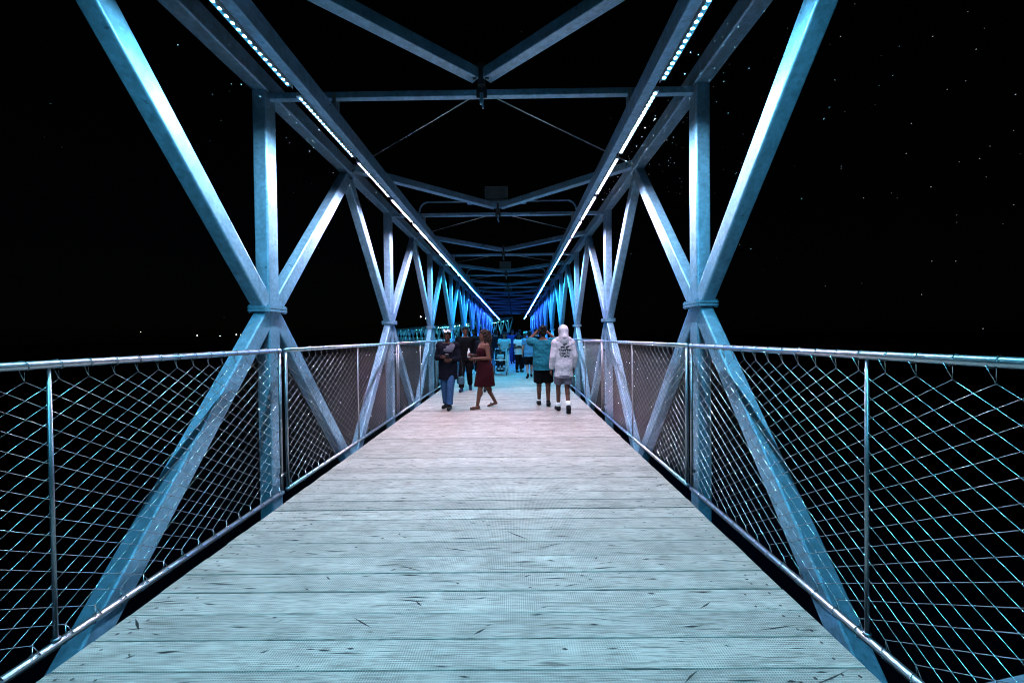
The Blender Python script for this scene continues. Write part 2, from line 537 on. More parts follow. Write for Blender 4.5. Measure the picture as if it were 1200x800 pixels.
for k in range(-0, 11):
    for s in (-1, 1):
        t = proto if first else copy_tree(proto)
        first = False
        t.location = (s * RX, Y1 - .04 - P + .05 + P * k, 0)
        if k: 
            o = link('clamp', CL[s], t)
        side = 'left' if s < 0 else 'right'
        opp = ['nearest the camera, cut off by the picture edge', 'between the first and second truss posts'] + [f'between the {ORD[i]} and {ORD[i+1]} truss posts' for i in range(1, 11)]
        if k == 0: lab = f'nearest cable net railing panel on the {side}, running out of the picture'
        else: lab = f'cable net railing panel on the {side} between the {ORD[k-1]} and {ORD[k]} truss posts'
        tag(t, lab, 'railing', 'cable net railing panels along the deck')

# ------------------------------------------------------------------ deck
DW = 1.84; PW = .181
m = MB()
y = YS + .02; i = 0
while y < YE:
    jx, jz, g = U(-.004, .004), U(-.0018, .0018), random.choice([.002, .003, .004, .007, .011])
    x0, x1, y0, y1, z0, z1 = -DW + jx, DW + jx, y + g/2, y + PW - g/2, -.044 + jz, jz
    c = .003
    pr = [(y0, z0), (y1, z0), (y1, z1 - c), (y1 - c, z1), (y0 + c, z1), (y0, z1 - c)]
    n = 6
    m.add([(x0, a, b) for a, b in pr] + [(x1, a, b) for a, b in pr],
          [((k+1) % n, k, n + k, n + (k+1) % n) for k in range(n)] + [tuple(range(n)), tuple(range(n, 2*n))[::-1]])
    if y < 16:
        for s in (-1, 1):
            for xx in ([1.745] if i % 2 else [1.70, 1.775]) + ([1.585] if i % 3 == 0 else []):
                for yy in (.045, .135):
                    a, b = s * xx + U(-.012, .012), y + yy + U(-.012, .012)
                    r = U(.006, .0085)
                    m.add([(a + r*math.cos(q*PI/4), b + r*math.sin(q*PI/4), z1 + .0008) for q in range(8)], [tuple(range(8))], 2)
        for q in range(int(26 if y < 8 else 14)):             # gouges and splits
            if R() < .35: continue
            a, b = U(-DW + .05, DW - .1), y + U(.02, PW - .02)
            ang = random.choice([U(-.12, .12), U(-.25, .25), U(-.8, .8), PI + U(-.2, .2)])
            ln = U(.02, .07) if R() < .6 else U(.07, .24); wd = U(.002, .007)
            dx, dy = ln * math.cos(ang), ln * math.sin(ang)
            if not (y0 + .004 < b + dy < y1 - .004): dy = 0
            nx, ny = -math.sin(ang) * wd, math.cos(ang) * wd
            bend = U(-.004, .004)
            m.add([(a, b, z1 + .0009), (a + dx*.5 + nx, b + dy*.5 + ny + bend, z1 + .0009), (a + dx, b + dy, z1 + .0009), (a + dx*.5 - nx, b + dy*.5 - ny + bend, z1 + .0009)],
                  [(0, 3, 2, 1)], 1)
    y += PW; i += 1
o = m.build('deck', [WOOD, SLIVER, SCREW])
tag(o, 'weathered wooden plank deck of the footbridge', 'deck', kind='structure')

# ------------------------------------------------------------------ bridge beyond the bend
farE = [(.05, .55, .8), (.25, .8, 1.0), (.05, .4, 1.0), (.2, .9, .9)]
YEND = ypost(11)
m = MB(); m.box((-3.2, YE + .05, -.3), (2.2, 53.5, -.012))
tag(m.build('landing', WOOD), 'wooden landing where the walkway bends left', 'landing', kind='structure')
p0 = V((-1.9, 49.6, 0))
spans = [(18, 6, 'small distant truss span turning left beyond the end of the walkway'), (30, 16, 'farthest lit truss span curving off to the left behind the railing')]
for si, (deg, n, lab) in enumerate(spans):
    t = tag(empty('footbridge', p0, math.radians(deg)), lab, 'bridge')
    ln = n * P
    bridge_span(t, [P/2 + P * i for i in range(n)], 0.0, ln, meshes)
    m = MB(); m.box((-DW, .05, -.05), (DW, ln - .05, -.004)); m.build('walkway', WOOD, t)
    for s in (-1, 1):
        m = MB(); m.tube((s * RX, 0.1, RZ), (s * RX, ln - .1, RZ), RR, 8); m.tube((s * RX, .1, BZ), (s * RX, ln - .1, BZ), RR, 8)
        for i in range(2 * n): m.tube((s * RX, .1 + i * P/2, BZ), (s * RX, .1 + i * P/2, RZ), .015, 6)
        m.build('handrail', RAILM, t, True)
    d = V((-math.sin(math.radians(deg)), math.cos(math.radians(deg)), 0))
    for i in range(n):
        em = emit('led_glow', farE[(i * 3 + si) % 4], LED_E * .3)
        for s in (-1, 1):
            for j in (0,):
                q = p0 + d * (P * (i + .5)) + V((d.y, -d.x, 0)) * (s * 1.478)
                b = tag(empty('light_bar', q, math.radians(deg)), 'thin led light bar on the distant span that ' + ('turns left' if si == 0 else 'curves away farthest left'), 'light bar', 'led bars on the turning span' if si == 0 else 'led bars on the farthest span')
                m = MB(); m.add([(-.003, -1.7, 3.50), (.003, -1.7, 3.50), (.003, 1.7, 3.50), (-.003, 1.7, 3.50)], [(3, 2, 1, 0)]); m.build('diodes', em, b)
                m = MB(); m.box((-.022, -1.72, 3.504), (.022, 1.72, 3.5145)); m.build('housing', ALU, b)
    p0 = p0 + d * ln

# ------------------------------------------------------------------ water, bank, distant lamps
t = NT('dark_water')
t.set(Base_Color=(.004, .006, .008), Roughness=.7)
t.b.inputs['Specular IOR Level'].default_value = .08
m = MB(); m.add([(-3000, -1500, -11), (3000, -1500, -11), (3000, 3500, -11), (-3000, 3500, -11)], [(0, 1, 2, 3)])
tag(m.build('water', t.mat), 'black river water far below the footbridge', 'water', kind='structure')
t = NT('bank_soil')
t.set(Base_Color=t.ramp(t.noise(t.pos(), .3, 5), [(.3, (.012, .012, .01)), (.7, (.03, .028, .022))]), Roughness=.95)
m = MB()
nx, ny = 40, 6
vs = []
for j in range(ny + 1):
    for i in range(nx + 1):
        x = -420 + 840 * i / nx; yb = 170 + j * 40
        h = -11.6 + (0 if j == 0 else 4.2 + 1.6 * math.sin(i * 1.3 + j) + .5 * j)
        vs.append((x, yb + 8 * math.sin(i * .7), h))
m.add(vs, [(j*(nx+1)+i, j*(nx+1)+i+1, (j+1)*(nx+1)+i+1, (j+1)*(nx+1)+i) for j in range(ny) for i in range(nx)])
tag(m.build('riverbank', t.mat, None, True), 'dark low riverbank on the horizon', 'riverbank', kind='structure')
LW = emit('lamp_glow', (1.0, .82, .66), 8)
LWB = emit('lamp_glow_white', (.9, .95, 1.0), 12)
lamps = [(-193.9, 200, 5.98, 'faint distant street lamp on the far bank, leftmost and on its own', .16),
         (-164.5, 200, 3.86, 'white distant street lamp on the far bank, second from the left', .28),
         (-144.0, 200, 4.07, 'brightest distant street lamp beside a dimmer warm one on the far bank', .36),
         (-141.8, 200, 4.04, 'dim warm distant street lamp just right of the brightest one', .2),
         (-152.5, 200, 3.50, 'pale distant street lamp low between the two bright ones on the far bank', .22),
         (-48.05, 200, 12.2, 'tall distant street lamp above the railing, left one of the close pair', .40),
         (-45.4, 200, 11.3, 'tall distant street lamp above the railing, right one of the close pair', .36)]
for i, (x, y, z, lab, r) in enumerate(lamps):
    t = tag(empty('street_lamp', (x, y, -8)), lab, 'street lamp', 'street lamps on the far bank')
    h = z + 8
    m = MB(); m.tube((0, .3, -1.5), (0, .3, h - .2), .09, 8, r2=.05); m.build('pole', DARKP, t)
    m = MB(); m.tube((0, .3, h - .2), (0, .3, h + r), .05, 6); m.tube((0, .34, h + r), (0, -.05, h + r + .02), .05, 6); m.build('arm', DARKP, t)
    m = MB(); m.ball((0, -.02, h), r * .62, nu=10, nv=6); m.build('lamp', LW if i in (0, 3) else LWB, t, True)

# stars
SM = [emit('star_glow', (.75, .85, 1.0), e) for e in (.2, .36)]
m = MB()
def raypt(px, py, dist):
    u, v = (px - 600) / F_PX, -(py - 400) / F_PX
    d = (fwd + right * u + up * v).normalized()
    return V((CX, 0, 1.5)) + d * dist
for px, py in ((985,43),(1093,43),(1110,105),(1190,111),(1148,186),(1091,219),(1068,145),(1062,180),(1144,58),(1120,306),(1092,306),(1162,404),(1152,385),(986,195),(1012,232),(945,60),(1188,240),(1080,345)):
    m.ball(raypt(px, py, 900), U(.45, .8), nu=6, nv=4, mi=1)
for i in range(240):
    a, e = U(-1.6, 1.75), U(.03, 1.0)
    d = V((math.sin(a) * math.cos(e), math.cos(a) * math.cos(e), math.sin(e)))
    if R() < .7: d.x = abs(d.x)
    m.ball(d * 900, U(.25, .6), nu=5, nv=4, mi=0)
tag(m.build('stars', SM), 'faint scattered stars in the black night sky', 'stars', kind='stuff')

# insects caught in the led light
IM = plain('pale_insect', (.4, .4, .38), .7)
m = MB()
for i in range(380):
    s = 1 if R() < .85 else -1
    y = U(1.9, 5.5) if R() < .85 else U(5.5, 11)
    x = s * (1.50 + abs(random.gauss(0, .20)))
    z = 3.46 - abs(random.gauss(0, .10))
    if R() < .22: x = s * (1.55 + abs(random.gauss(0, .8))); z = 3.4 - abs(random.gauss(0, .6))
    if 2.0 < abs(x) < 2.2: x += s * .22
    r = U(.0014, .0038)
    m.ball((x, y, z), (r, r * 1.5, r), nu=5, nv=4)
tag(m.build('insects', IM), 'tiny pale insects swarming in the light beside the right beam', 'insects', kind='stuff')

# ------------------------------------------------------------------ people
SKIN = {'dark': plain('dark_skin', (.045, .02, .013), .6, 0, .12, spec=.15), 'brown': plain('brown_skin', (.085, .036, .024), .6, 0, .12, spec=.15), 'light': plain('light_skin', (.27, .15, .115), .6, 0, .1, spec=.2)}
EYE = plain('eye', (.02, .015, .012), .2)
LIP = plain('lips', (.16, .05, .045), .5)
HAIRK = plain('black_hair', (.007, .006, .005), .7, 0, .4, 60, .6, .08)
HAIRB = plain('brown_streaked_hair', (.014, .008, .006), .7, 0, .8, 40, .8, .1)
PEND = []
def skinned(name, mb, mat, parent, vox, smooth=4):
    o = mb.build(name, mat, parent, True)
    r = o.modifiers.new('r', 'REMESH'); r.mode = 'VOXEL'; r.voxel_size = vox; r.use_smooth_shade = True
    if smooth:
        s = o.modifiers.new('s', 'SMOOTH'); s.factor = .5; s.iterations = smooth
    PEND.append(o)
    return o
TORSO = [(.84, .13, .10, 0, -.005), (.90, .165, .115, 0, -.01), (.97, .168, .122, 0, -.012), (1.07, .142, .105, 0, 0), (1.16, .143, .108, 0, .004), (1.27, .158, .118, 0, .008),
         (1.36, .172, .112, 0, 0), (1.42, .165, .09, 0, -.006), (1.46, .11, .07, 0, -.01), (1.49, .06, .058, 0, -.008)]
def D(pose):
    d = dict(arms={1: ((.25, -.02, 1.14), (.26, .06, .90)), -1: ((-.25, -.02, 1.14), (-.26, .06, .90))},
             legs={1: ((.10, .02, .50), (.105, 0, .085)), -1: ((-.10, .02, .50), (-.105, 0, .085))}, toe={1: 0, -1: 0}, yaw=0, nod=0, wide=1.0)
    d.update(pose); return d
def headrot(d): return Matrix.Rotation(d['yaw'], 3, 'Z') @ Matrix.Rotation(d['nod'], 3, 'X')
HB = V((0, 0, 1.52))
def H(d, p): return HB + headrot(d) @ (V(p) - HB)
def hand(m, wr, el, s, curl=.5):
    wr, el = V(wr), V(el); d = (wr - el).normalized()
    n = V((-s, .25, 0)); n = (n - d * n.dot(d)).normalized(); l = d.cross(n)
    for q, fl in zip((-.027, -.009, .009, .027), (.78, .98, 1.0, .9)):
        b = wr + d * .085 + l * q
        m.cap(wr + d * .01 + l * q * .7, b, .014, .0115, 8)
        d1 = (d * math.cos(curl) + n * math.sin(curl)); d2 = (d * math.cos(2.1 * curl) + n * math.sin(2.1 * curl))
        k = b + d1 * .04 * fl
        m.cap(b, k, .0095, .0085, 8); m.cap(k, k + d2 * .038 * fl, .0085, .007, 8)
    th = wr + d * .03 + l * .03
    m.cap(wr + d * .015 + l * .015, th, .013, .011, 8); m.cap(th, th + d * .035 + l * .018 + n * .012, .0105, .0085, 8)
def body(root, d, mat, vox):
    m = MB(); W = d['wide']
    m.loft([(z, rx * W, ry * W, cx, cy) for z, rx, ry, cx, cy in TORSO])
    m.cap((0, -.005, 1.44), H(d, (0, .008, 1.58)), .057, .053)
    hr = headrot(d)
    m.ball(H(d, (0, -.004, 1.655)), (.075, .093, .088), hr, 16, 12)
    m.ball(H(d, (0, .024, 1.60)), (.060, .068, .088), hr, 14, 10)
    m.ball(H(d, (0, .06, 1.537)), (.03, .028, .024), hr)
    m.cap(H(d, (0, .088, 1.628)), H(d, (0, .108, 1.595)), .008, .013, 8)
    m.ball(H(d, (0, .075, 1.648)), (.05, .02, .012), hr)
    m.ball(H(d, (0, .086, 1.562)), (.022, .012, .011), hr)
    for s in (-1, 1):
        m.ball(H(d, (s * .076, -.005, 1.615)), (.011, .022, .032), hr)
        el, wr = d['arms'][s]; sh = V((s * .172 * W, -.005, 1.405))
        m.ball(sh, (.06 * W, .055, .06)); m.cap(sh, el, .051 * W, .039 * W); m.cap(el, wr, .04 * W, .026)
        hand(m, wr, el, s, d.get('curl', .5))
        kn, an = d['legs'][s]; hp = V((s * .09, -.01, .90))
        m.cap(hp, kn, .088 * W, .056 * W); m.cap(kn, an, .054 * W, .036)
        c = V(kn) * .68 + V(an) * .32; m.ball(c + V((0, -.018, 0)), (.05 * W, .052 * W, .10))
        ft(m, d, s, .034, .03, .0)
    return skinned('body', m, mat, root, vox, 3)
def ft(m, d, s, r1, r2, grow):
    an = V(d['legs'][s][1]); a = d['toe'][s]          # a > 0: heel raised
    fx = V((s * .12, math.cos(a), -math.sin(a))).normalized()
    heel = an + V((0, -.03, -.045)) if a == 0 else an + V((0, -.02, -.05))
    m.cap(an + V((0, -.01, -.01)), heel + V((0, 0, .012)), r1 + grow, r2 + grow, 10)
    toe = heel + fx * .185
    m.cap(heel + V((0, 0, .01)), toe + V((0, 0, .0)), r2 + .006 + grow, r2 - .004 + grow, 10)
    m.ball(heel * .4 + toe * .6 + V((0, 0, .004)), (.043 + grow, .05 + grow, .03 + grow))
def shoes(root, d, mat, vox, sole=None):
    for s in (-1, 1):
        m = MB(); ft(m, d, s, .04, .036, .008)
        skinned('shoe', m, mat, root, vox, 1)
def legs_garment(name, root, d, mat, vox, end=2.0, r0=.105, r1=.075, hipinfl=.02, top=1.02, mm=None):
    m = mm or MB(); W = d['wide']
    m.loft([(z, rx * W + hipinfl, ry * W + hipinfl, cx, cy) for z, rx, ry, cx, cy in TORSO if z < top + .06])
    for s in (-1, 1):
        kn, an = (V(x) for x in d['legs'][s]); hp = V((s * .088, -.01, .90))
        if end <= 1:
            e = hp.lerp(kn, end); m.tube(hp, e, r0 * W, 16, r2=r1 * W); m.ball(hp, r0 * W)
        else:
            m.cap(hp, kn, r0 * W, (r1 + .006) * W, 14); e = kn.lerp(an, end - 1); m.tube(kn, e, (r1 + .004) * W, 14, r2=r1 * W * .92)
            m.ball(kn, (r1 + .004) * W)
    return skinned(name, m, mat, root, vox, 2)
def top_garment(name, root, d, mat, vox, z0=.84, infl=.018, sleeve=.55, sr=.066, hood=False, zt=1.475, extra=None):
    m = MB(); W = d['wide']
    lo = .160 if infl > .028 else 0
    rings = [(z, (max(rx, lo) if z < 1.3 else rx) * W + infl, (max(ry, lo * .70) if z < 1.3 else ry) * W + infl, cx, cy) for z, rx, ry, cx, cy in TORSO if z0 < z < zt]
    b = [x for x in TORSO if x[0] >= z0][0]
    rr = max(b[1], .165) * W + infl + .004; ry = max(b[2], .115) * W + infl + .004
    rings = [(z0, rr, ry, 0, -.005)] + rings
    m.loft(rings, 24)
    for s in (-1, 1):
        el, wr = (V(x) for x in d['arms'][s]); sh = V((s * .172 * W, -.005, 1.405))
        m.ball(sh, (.06 * W + infl, .055 + infl, .058 + infl))
        if sleeve <= 0: continue
        if sleeve <= 1: m.tube(sh, sh.lerp(el, sleeve), (sr + .006) * W, 16, r2=sr * W)
        else:
            m.cap(sh, el, (sr + .006) * W, sr * W * .95, 14); e = el.lerp(wr, sleeve - 1); m.tube(el, e, sr * W * .95, 14, r2=sr * W * .7)
    if extra: extra(m)
    return skinned(name, m, mat, root, vox, 3)
def hair(root, d, style, mat, vox):
    m = MB(); hr = headrot(d)
    m.ball(H(d, (0, -.012, 1.684)), (.084, .102, .086), hr, 16, 12)
    m.ball(H(d, (0, -.045, 1.62)), (.078, .062, .085), hr, 14, 10)
    if style == 'longcurly':
        for i in range(120):
            a, t = U(PI * .95, PI * 2.05), R()
            rr = .085 + .045 * math.sin(PI * min(1, t * 1.2)) + U(-.01, .012)
            m.ball(H(d, (rr * math.cos(a) * 1.05, -.02 + rr * math.sin(a) * 1.1, 1.73 - .42 * t)), U(.022, .036), nu=8, nv=6)
    if style.startswith('long'):
        for s in (-1, 0, 1):
            m.cap(H(d, (s * .06, -.055, 1.64)), H(d, (s * .095, -.08, 1.42)), .06, .05)
            m.cap(H(d, (s * .095, -.08, 1.42)), H(d, (s * .08, -.095, 1.29)), .05, .03)
        for s in (-1, 1): m.cap(H(d, (s * .075, .01, 1.67)), H(d, (s * .095, -.01, 1.45)), .026, .022)
    if style == 'bun': m.ball(H(d, (0, -.10, 1.735)), .045)
    if style == 'curly':
        for i in range(40):
            a, e = U(0, 2*PI), U(-.3, 1.4)
            p = V((math.cos(a) * math.cos(e) * .085, math.sin(a) * math.cos(e) * .095 - .03, math.sin(e) * .09 + 1.675))
            if p.y > .045 and p.z < 1.70: continue
            m.ball(H(d, p), U(.018, .03))
    return skinned('hair', m, mat, root, vox, 1)
def capgear(root, d, mat):
    m = MB(); hr = headrot(d)
    m.ball(H(d, (0, -.012, 1.685)), (.087, .102, .082), hr, 16, 12)
    m.ball(H(d, (0, .10, 1.683)), (.065, .075, .008), hr, 14, 8)
    return skinned('cap', m, mat, root, .008, 1)
def face(root, d):
    for s in (-1, 1):
        m = MB(); m.ball(H(d, (s * .029, .083, 1.628)), (.012, .008, .007), headrot(d), 8, 6); m.build('eye', EYE, root, True)
    m = MB(); m.ball(H(d, (0, .096, 1.562)), (.022, .006, .006), headrot(d), 8, 6); m.build('mouth', LIP, root, True)
def person(label, loc, rz, h, group=None):
    t = empty('person', loc, rz); t.scale = (h / 1.75,) * 3
    tag(t, label, 'person', group); return t

NEARV, FARV = .0075, .013
DENIM = cloth('blue_denim', (.028, .065, .14), .5)
BLACKC = cloth('black_cloth', (.003, .003, .004), .5)
NAVY = cloth('navy_cloth', (.0045, .005, .009), .5)
GREYC = cloth('pale_grey_cloth', (.12, .115, .145), .5)
SHOEK = plain('black_shoe', (.008, .008, .009), .6, spec=.1)
def walk(f, back):                                       # f: leading side (+1 right)
    return {f: ((f * .10, .17, .52), (f * .10, .26, .10)), -f: ((-f * .10, .03, .50), (-f * .10, -.24, .155))}, {f: 0, -f: back}

# person in printed dark top and jeans, looking at a phone
d = D(dict(arms={1: ((.24, .02, 1.14), (.07, .24, 1.16)), -1: ((-.25, 0, 1.12), (-.12, .25, 1.10))}, legs={1: ((.085, .00, .50), (.075, -.07, .085)), -1: ((-.085, .12, .50), (-.075, .17, .085))}, nod=-.08, wide=1.04, curl=.9))
A = person('person in blue jeans and dark top with grey shoulder panel, holding a phone', (-1.12, 8.12, 0), PI - .12, 1.64)
body(A, d, SKIN['dark'], NEARV)
legs_garment('jeans', A, d, DENIM, NEARV, 1.93, .108, .074)
top_garment('long_top', A, d, NAVY, NEARV, .66, .04, 1.85, .068)
m = MB(); m.loft([(1.27, .10, .02, -.05, .153), (1.33, .13, .03, -.05, .138), (1.40, .14, .05, -.06, .09), (1.46, .09, .06, -.09, .03)], 20)
skinned('shoulder_panel', m, cloth('grey_panel', (.07, .07, .09), .5), A, NEARV, 2)
hair(A, d, 'short', HAIRK, NEARV); face(A, d)
m = MB()
for i in range(7): m.ball(H(d, (.078 * math.cos(i * .45 + .2), .072 * math.sin(i * .45 + .2), 1.735 + .022 * math.sin(i * 1.9))), .02 + .006 * (i % 2))
skinned('hair_flower', m, SOCKW, A, NEARV, 0)
shoes(A, d, SHOEK, NEARV)
PHONE = plain('phone_case', (.02, .02, .022), .3)
SCR = plain('phone_glass', (.01, .012, .016), .1)
def phone(loc, rot, lab):
    t = empty('phone', loc); t.rotation_euler = rot
    tag(t, lab, 'phone')
    m = MB(); m.hss((0, 0, -.075), (0, 0, .075), (1, 0, 0), .074, .009, .004); m.build('case', PHONE, t)
    m = MB(); m.box((-.034, -.0058, -.07), (.034, -.0048, .07)); m.build('screen', SCR, t)
    m = MB(); m.box((-.03, .0047, .035), (-.008, .0072, .066)); m.build('camera_bump', BLACKP, t)
phone((-1.075, 7.80, 1.115), (math.radians(-55), 0, PI), 'phone held low in both hands by the person in jeans')

# man in black behind
lg, te = walk(1, .7)
d = D(dict(legs=lg, toe=te, arms={1: ((.25, -.03, 1.13), (.2, .22, 1.06)), -1: ((-.26, -.06, 1.14), (-.28, .04, .90))}, yaw=.25, wide=1.06))
B = person('person all in black walking towards the camera behind the one in jeans', (-1.08, 10.75, 0), PI + .05, 1.78)
body(B, d, SKIN['brown'], .009); face(B, d)
legs_garment('trousers', B, d, BLACKC, .009, 1.95, .105, .074)
top_garment('jacket', B, d, BLACKC, .009, .82, .035, 1.95, .068)
hair(B, d, 'short', HAIRK, .009); shoes(B, d, plain('navy_shoe', (.012, .02, .045), .6, spec=.1), .009)
# bag on her hip side
t = tag(empty('handbag', (-.865, 8.2, .60)), 'small dark blue handbag hanging beside the person in jeans', 'handbag')
m = MB(); m.loft([(-.10, .05, .035, 0, 0), (-.08, .085, .045, 0, 0), (.03, .08, .04, 0, 0), (.06, .06, .03, 0, 0)], 20)
skinned('pouch', m, plain('teal_leather', (.03, .07, .10), .45), t, .006, 2)
m = MB(); pts = [(-.05 + .1 * i / 10 * 1, 0, .05 + .42 * math.sin(PI * i / 10) ** .7) for i in range(11)]; m.path(pts, .006, 6); m.build('strap', BLACKP, t, True)

# person behind the woman
d = D(dict(legs=walk(-1, .6)[0], toe=walk(-1, .6)[1]))
Cc = person('person in dark clothes mostly hidden behind the woman in the red dress', (-.60, 10.75, 0), PI - .1, 1.66)
body(Cc, d, SKIN['dark'], .01); face(Cc, d)
legs_garment('trousers', Cc, d, BLACKC, .01, 1.9); top_garment('shirt', Cc, d, NAVY, .01, .80, .025, 1.8); hair(Cc, d, 'long', HAIRK, .01); shoes(Cc, d, SHOEK, .01)

# woman in the dark red dress, striding left
DRESS = cloth('wine_red_dress', (.020, .003, .005), .35)
d = D(dict(arms={1: ((.235, .06, 1.15), (.05, .29, 1.20)), -1: ((-.26, -.02, 1.13), (-.06, .26, 1.12))},
           legs={-1: ((-.09, .12, .50), (-.07, .19, .085)), 1: ((.11, -.08, .51), (.12, -.30, .115))}, toe={-1: 0, 1: .25}, yaw=-.05, nod=.02, wide=1.13, curl=.8))
Wm = person('woman in sleeveless dark red dress striding left with a small bottle in her hands', (-.36, 8.1, 0), math.radians(114), 1.64)
body(Wm, d, SKIN['brown'], NEARV); face(Wm, d)
m = MB()
m.loft([(z, rx * 1.1, ry * 1.1, cx, cy) for z, rx, ry, cx, cy in [(.50, .175, .215, .0, -.01), (.62, .19, .20, 0, -.01), (.78, .20, .175, 0, -.02), (.92, .198, .16, 0, -.028), (1.06, .165, .128, 0, 0), (1.18, .165, .128, 0, .008), (1.29, .178, .138, 0, .012), (1.35, .165, .12, 0, .0), (1.37, .15, .10, 0, -.01)]], 24)
for s in (-1, 1): m.cap((s * .11, .06, 1.34), (s * .115, -.0, 1.47), .018, .018); m.cap((s * .115, 0, 1.47), (s * .11, -.08, 1.34), .018, .018)
skinned('dress', m, DRESS, Wm, NEARV, 3)
hair(Wm, d, 'longcurly', HAIRB, NEARV)
SAND = plain('brown_sandal', (.06, .03, .02), .6)
for s in (-1, 1):
    an = V(d['legs'][s][1]); m = MB()
    c = an + V((s * .008, .05, -.076))
    m.ball(c, (.05, .135, .012), Matrix.Rotation(-d['toe'][s], 3, 'X'), 14, 6)
    m.path([c + V((-.045, .05, .0)), c + V((-.02, .045, .055)), c + V((.02, .045, .055)), c + V((.045, .05, 0))], .008, 6)
    m.build('sandal', SAND, Wm, True)
t = tag(empty('bottle', (-.665, 8.02, 1.16)), 'small pale bottle in the hands of the woman in red', 'bottle')
m = MB(); m.loft([(-.09, .026, .026, 0, 0), (-.085, .03, .03, 0, 0), (.03, .03, .03, 0, 0), (.06, .014, .014, 0, 0), (.085, .013, .013, 0, 0)], 14); m.build('flask', plain('clear_plastic', (.55, .58, .6), .2), t, True)
m = MB(); m.tube((0, 0, .0855), (0, 0, .102), .0155, 12); m.build('cap', SOCKW, t)

# person in teal tee, arms raised with a phone, seen from behind
TEAL = cloth('teal_tee', (.010, .10, .135), 1.0)
d = D(dict(arms={1: ((.315, .14, 1.43), (.10, .25, 1.64)), -1: ((-.33, .13, 1.44), (-.12, .25, 1.66))}, legs={1: ((.10, .05, .50), (.10, -.02, .085)), -1: ((-.095, .10, .50), (-.10, .16, .085))}, wide=1.12, curl=.8))
T = person('person from behind in loose teal tee and black shorts, both arms raised with a phone', (.895, 8.25, 0), -.05, 1.70)
body(T, d, SKIN['brown'], NEARV)
legs_garment('shorts', T, d, BLACKC, NEARV, .92, .118, .112)
top_garment('tee', T, d, TEAL, NEARV, .80, .045, .80, .085)
hair(T, d, 'curly', HAIRK, NEARV); shoes(T, d, SHOEK, NEARV)
for s in (-1, 1):
    kn, an = (V(x) for x in d['legs'][s]); m = MB(); m.tube(an, an.lerp(kn, .12), .044, 12); m.build('sock', NAVY if s > 0 else SOCKW, T, True)
phone((.895, 8.55, 1.66), (0, math.radians(90), 0), 'phone held up in front of the head by the person in teal')

# person in pale hoodie, seen from behind
HOODM = cloth('pale_hoodie', (.40, .385, .42), .6, .06)
d = D(dict(arms={1: ((.222, -.03, 1.13), (.225, .06, .89)), -1: ((-.222, -.05, 1.12), (-.245, .03, .87))}, legs={1: ((.075, .03, .50), (.055, -.20, .165)), -1: ((-.085, .14, .51), (-.075, .20, .085))}, toe={1: .85, -1: 0}, wide=.93))
Hd = person('person from behind in pale grey hooded sweatshirt with black lettering and light shorts', (1.235, 7.55, 0), .06, 1.69)
body(Hd, d, SKIN['brown'], NEARV)
legs_garment('shorts', Hd, d, GREYC, NEARV, .80, .112, .106)
def hoodx(m):
    m.ball((0, -.025, 1.655), (.108, .118, .125), None, 18, 14)
    m.cap((0, -.05, 1.60), (0, -.06, 1.46), .10, .11)
    m.cap((-.10, -.03, 1.47), (.10, -.03, 1.47), .07, .07)
    m.cap((0, -.11, 1.66), (0, -.135, 1.53), .035, .05)
hoodie = top_garment('hooded_sweatshirt', Hd, d, HOODM, NEARV, .735, .034, 1.92, .078, extra=hoodx)
m = MB(); m.loft([(.70, .172, .138, 0, -.005), (.765, .186, .148, 0, -.005)], 24); skinned('hem_band', m, GREYC, Hd, NEARV, 1)
shoes(Hd, d, SHOEK, NEARV)
for s in (-1, 1):
    kn, an = (V(x) for x in d['legs'][s]); m = MB(); m.tube(an - (kn - an) * .02, an.lerp(kn, .24), .046, 12, r2=.05); m.build('sock', SOCKW, Hd, True)

# people farther along the walkway
def walker(label, loc, rz, h, skin, topc, botc, style, kind='walk', sleeve=.6, end=1.95, vox=.013, group=None, lead=1, arms=None, capm=None, wide=1.0):
    lg, te = walk(lead, .6)
    dd = dict(legs=lg, toe=te, wide=wide)
    if kind == 'stand': dd = dict(wide=wide)
    if arms: dd['arms'] = arms
    d = D(dd)
    t = person(label, loc, rz, h, group)
    body(t, d, SKIN[skin], vox)
    if abs(rz) > 1.2: face(t, d)
    legs_garment('trousers' if end > 1 else 'shorts', t, d, botc, vox, end, .108, .078 if end > 1 else .108)
    top_garment('shirt', t, d, topc, vox, .80, .03, sleeve, .074 if sleeve < 1 else .068)
    if capm: capgear(t, d, capm)
    else: hair(t, d, style, HAIRK, vox)
    shoes(t, d, SHOEK if R() < .6 else SOCKW, vox)
    return t
SKY = cloth('pale_aqua_tee', (.13, .26, .30), .6)
BLUET = cloth('blue_tee', (.05, .18, .32), .9)
WHITEC = cloth('white_cloth', (.42, .42, .43), .6)
PALE = cloth('pale_trousers', (.40, .48, .46), .5)
ROYAL = cloth('royal_blue_cloth', (.02, .035, .12), .5)
REDC = cloth('red_cap_cloth', (.35, .06, .04), .3)
GREEN = cloth('green_cap_cloth', (.10, .30, .18), .3)
crossed = {1: ((.25, .06, 1.12), (-.06, .22, 1.14)), -1: ((-.25, .06, 1.12), (.06, .20, 1.18))}
push = {1: ((.24, .06, 1.14), (.19, .36, 1.06)), -1: ((-.24, .06, 1.14), (-.19, .36, 1.06))}
walker('person in pale aqua tee and light trousers pushing the stroller', (-.13, 15.95, 0), PI, 1.66, 'brown', SKY, PALE, 'short', 'stand', .6, 1.95, .012, arms=push, wide=1.1)
walker('person from behind in blue tee and black shorts, just left of the teal tee', (.82, 13.9, 0), .1, 1.68, 'light', BLUET, BLACKC, 'short', 'walk', .65, .95, .011, wide=1.12)
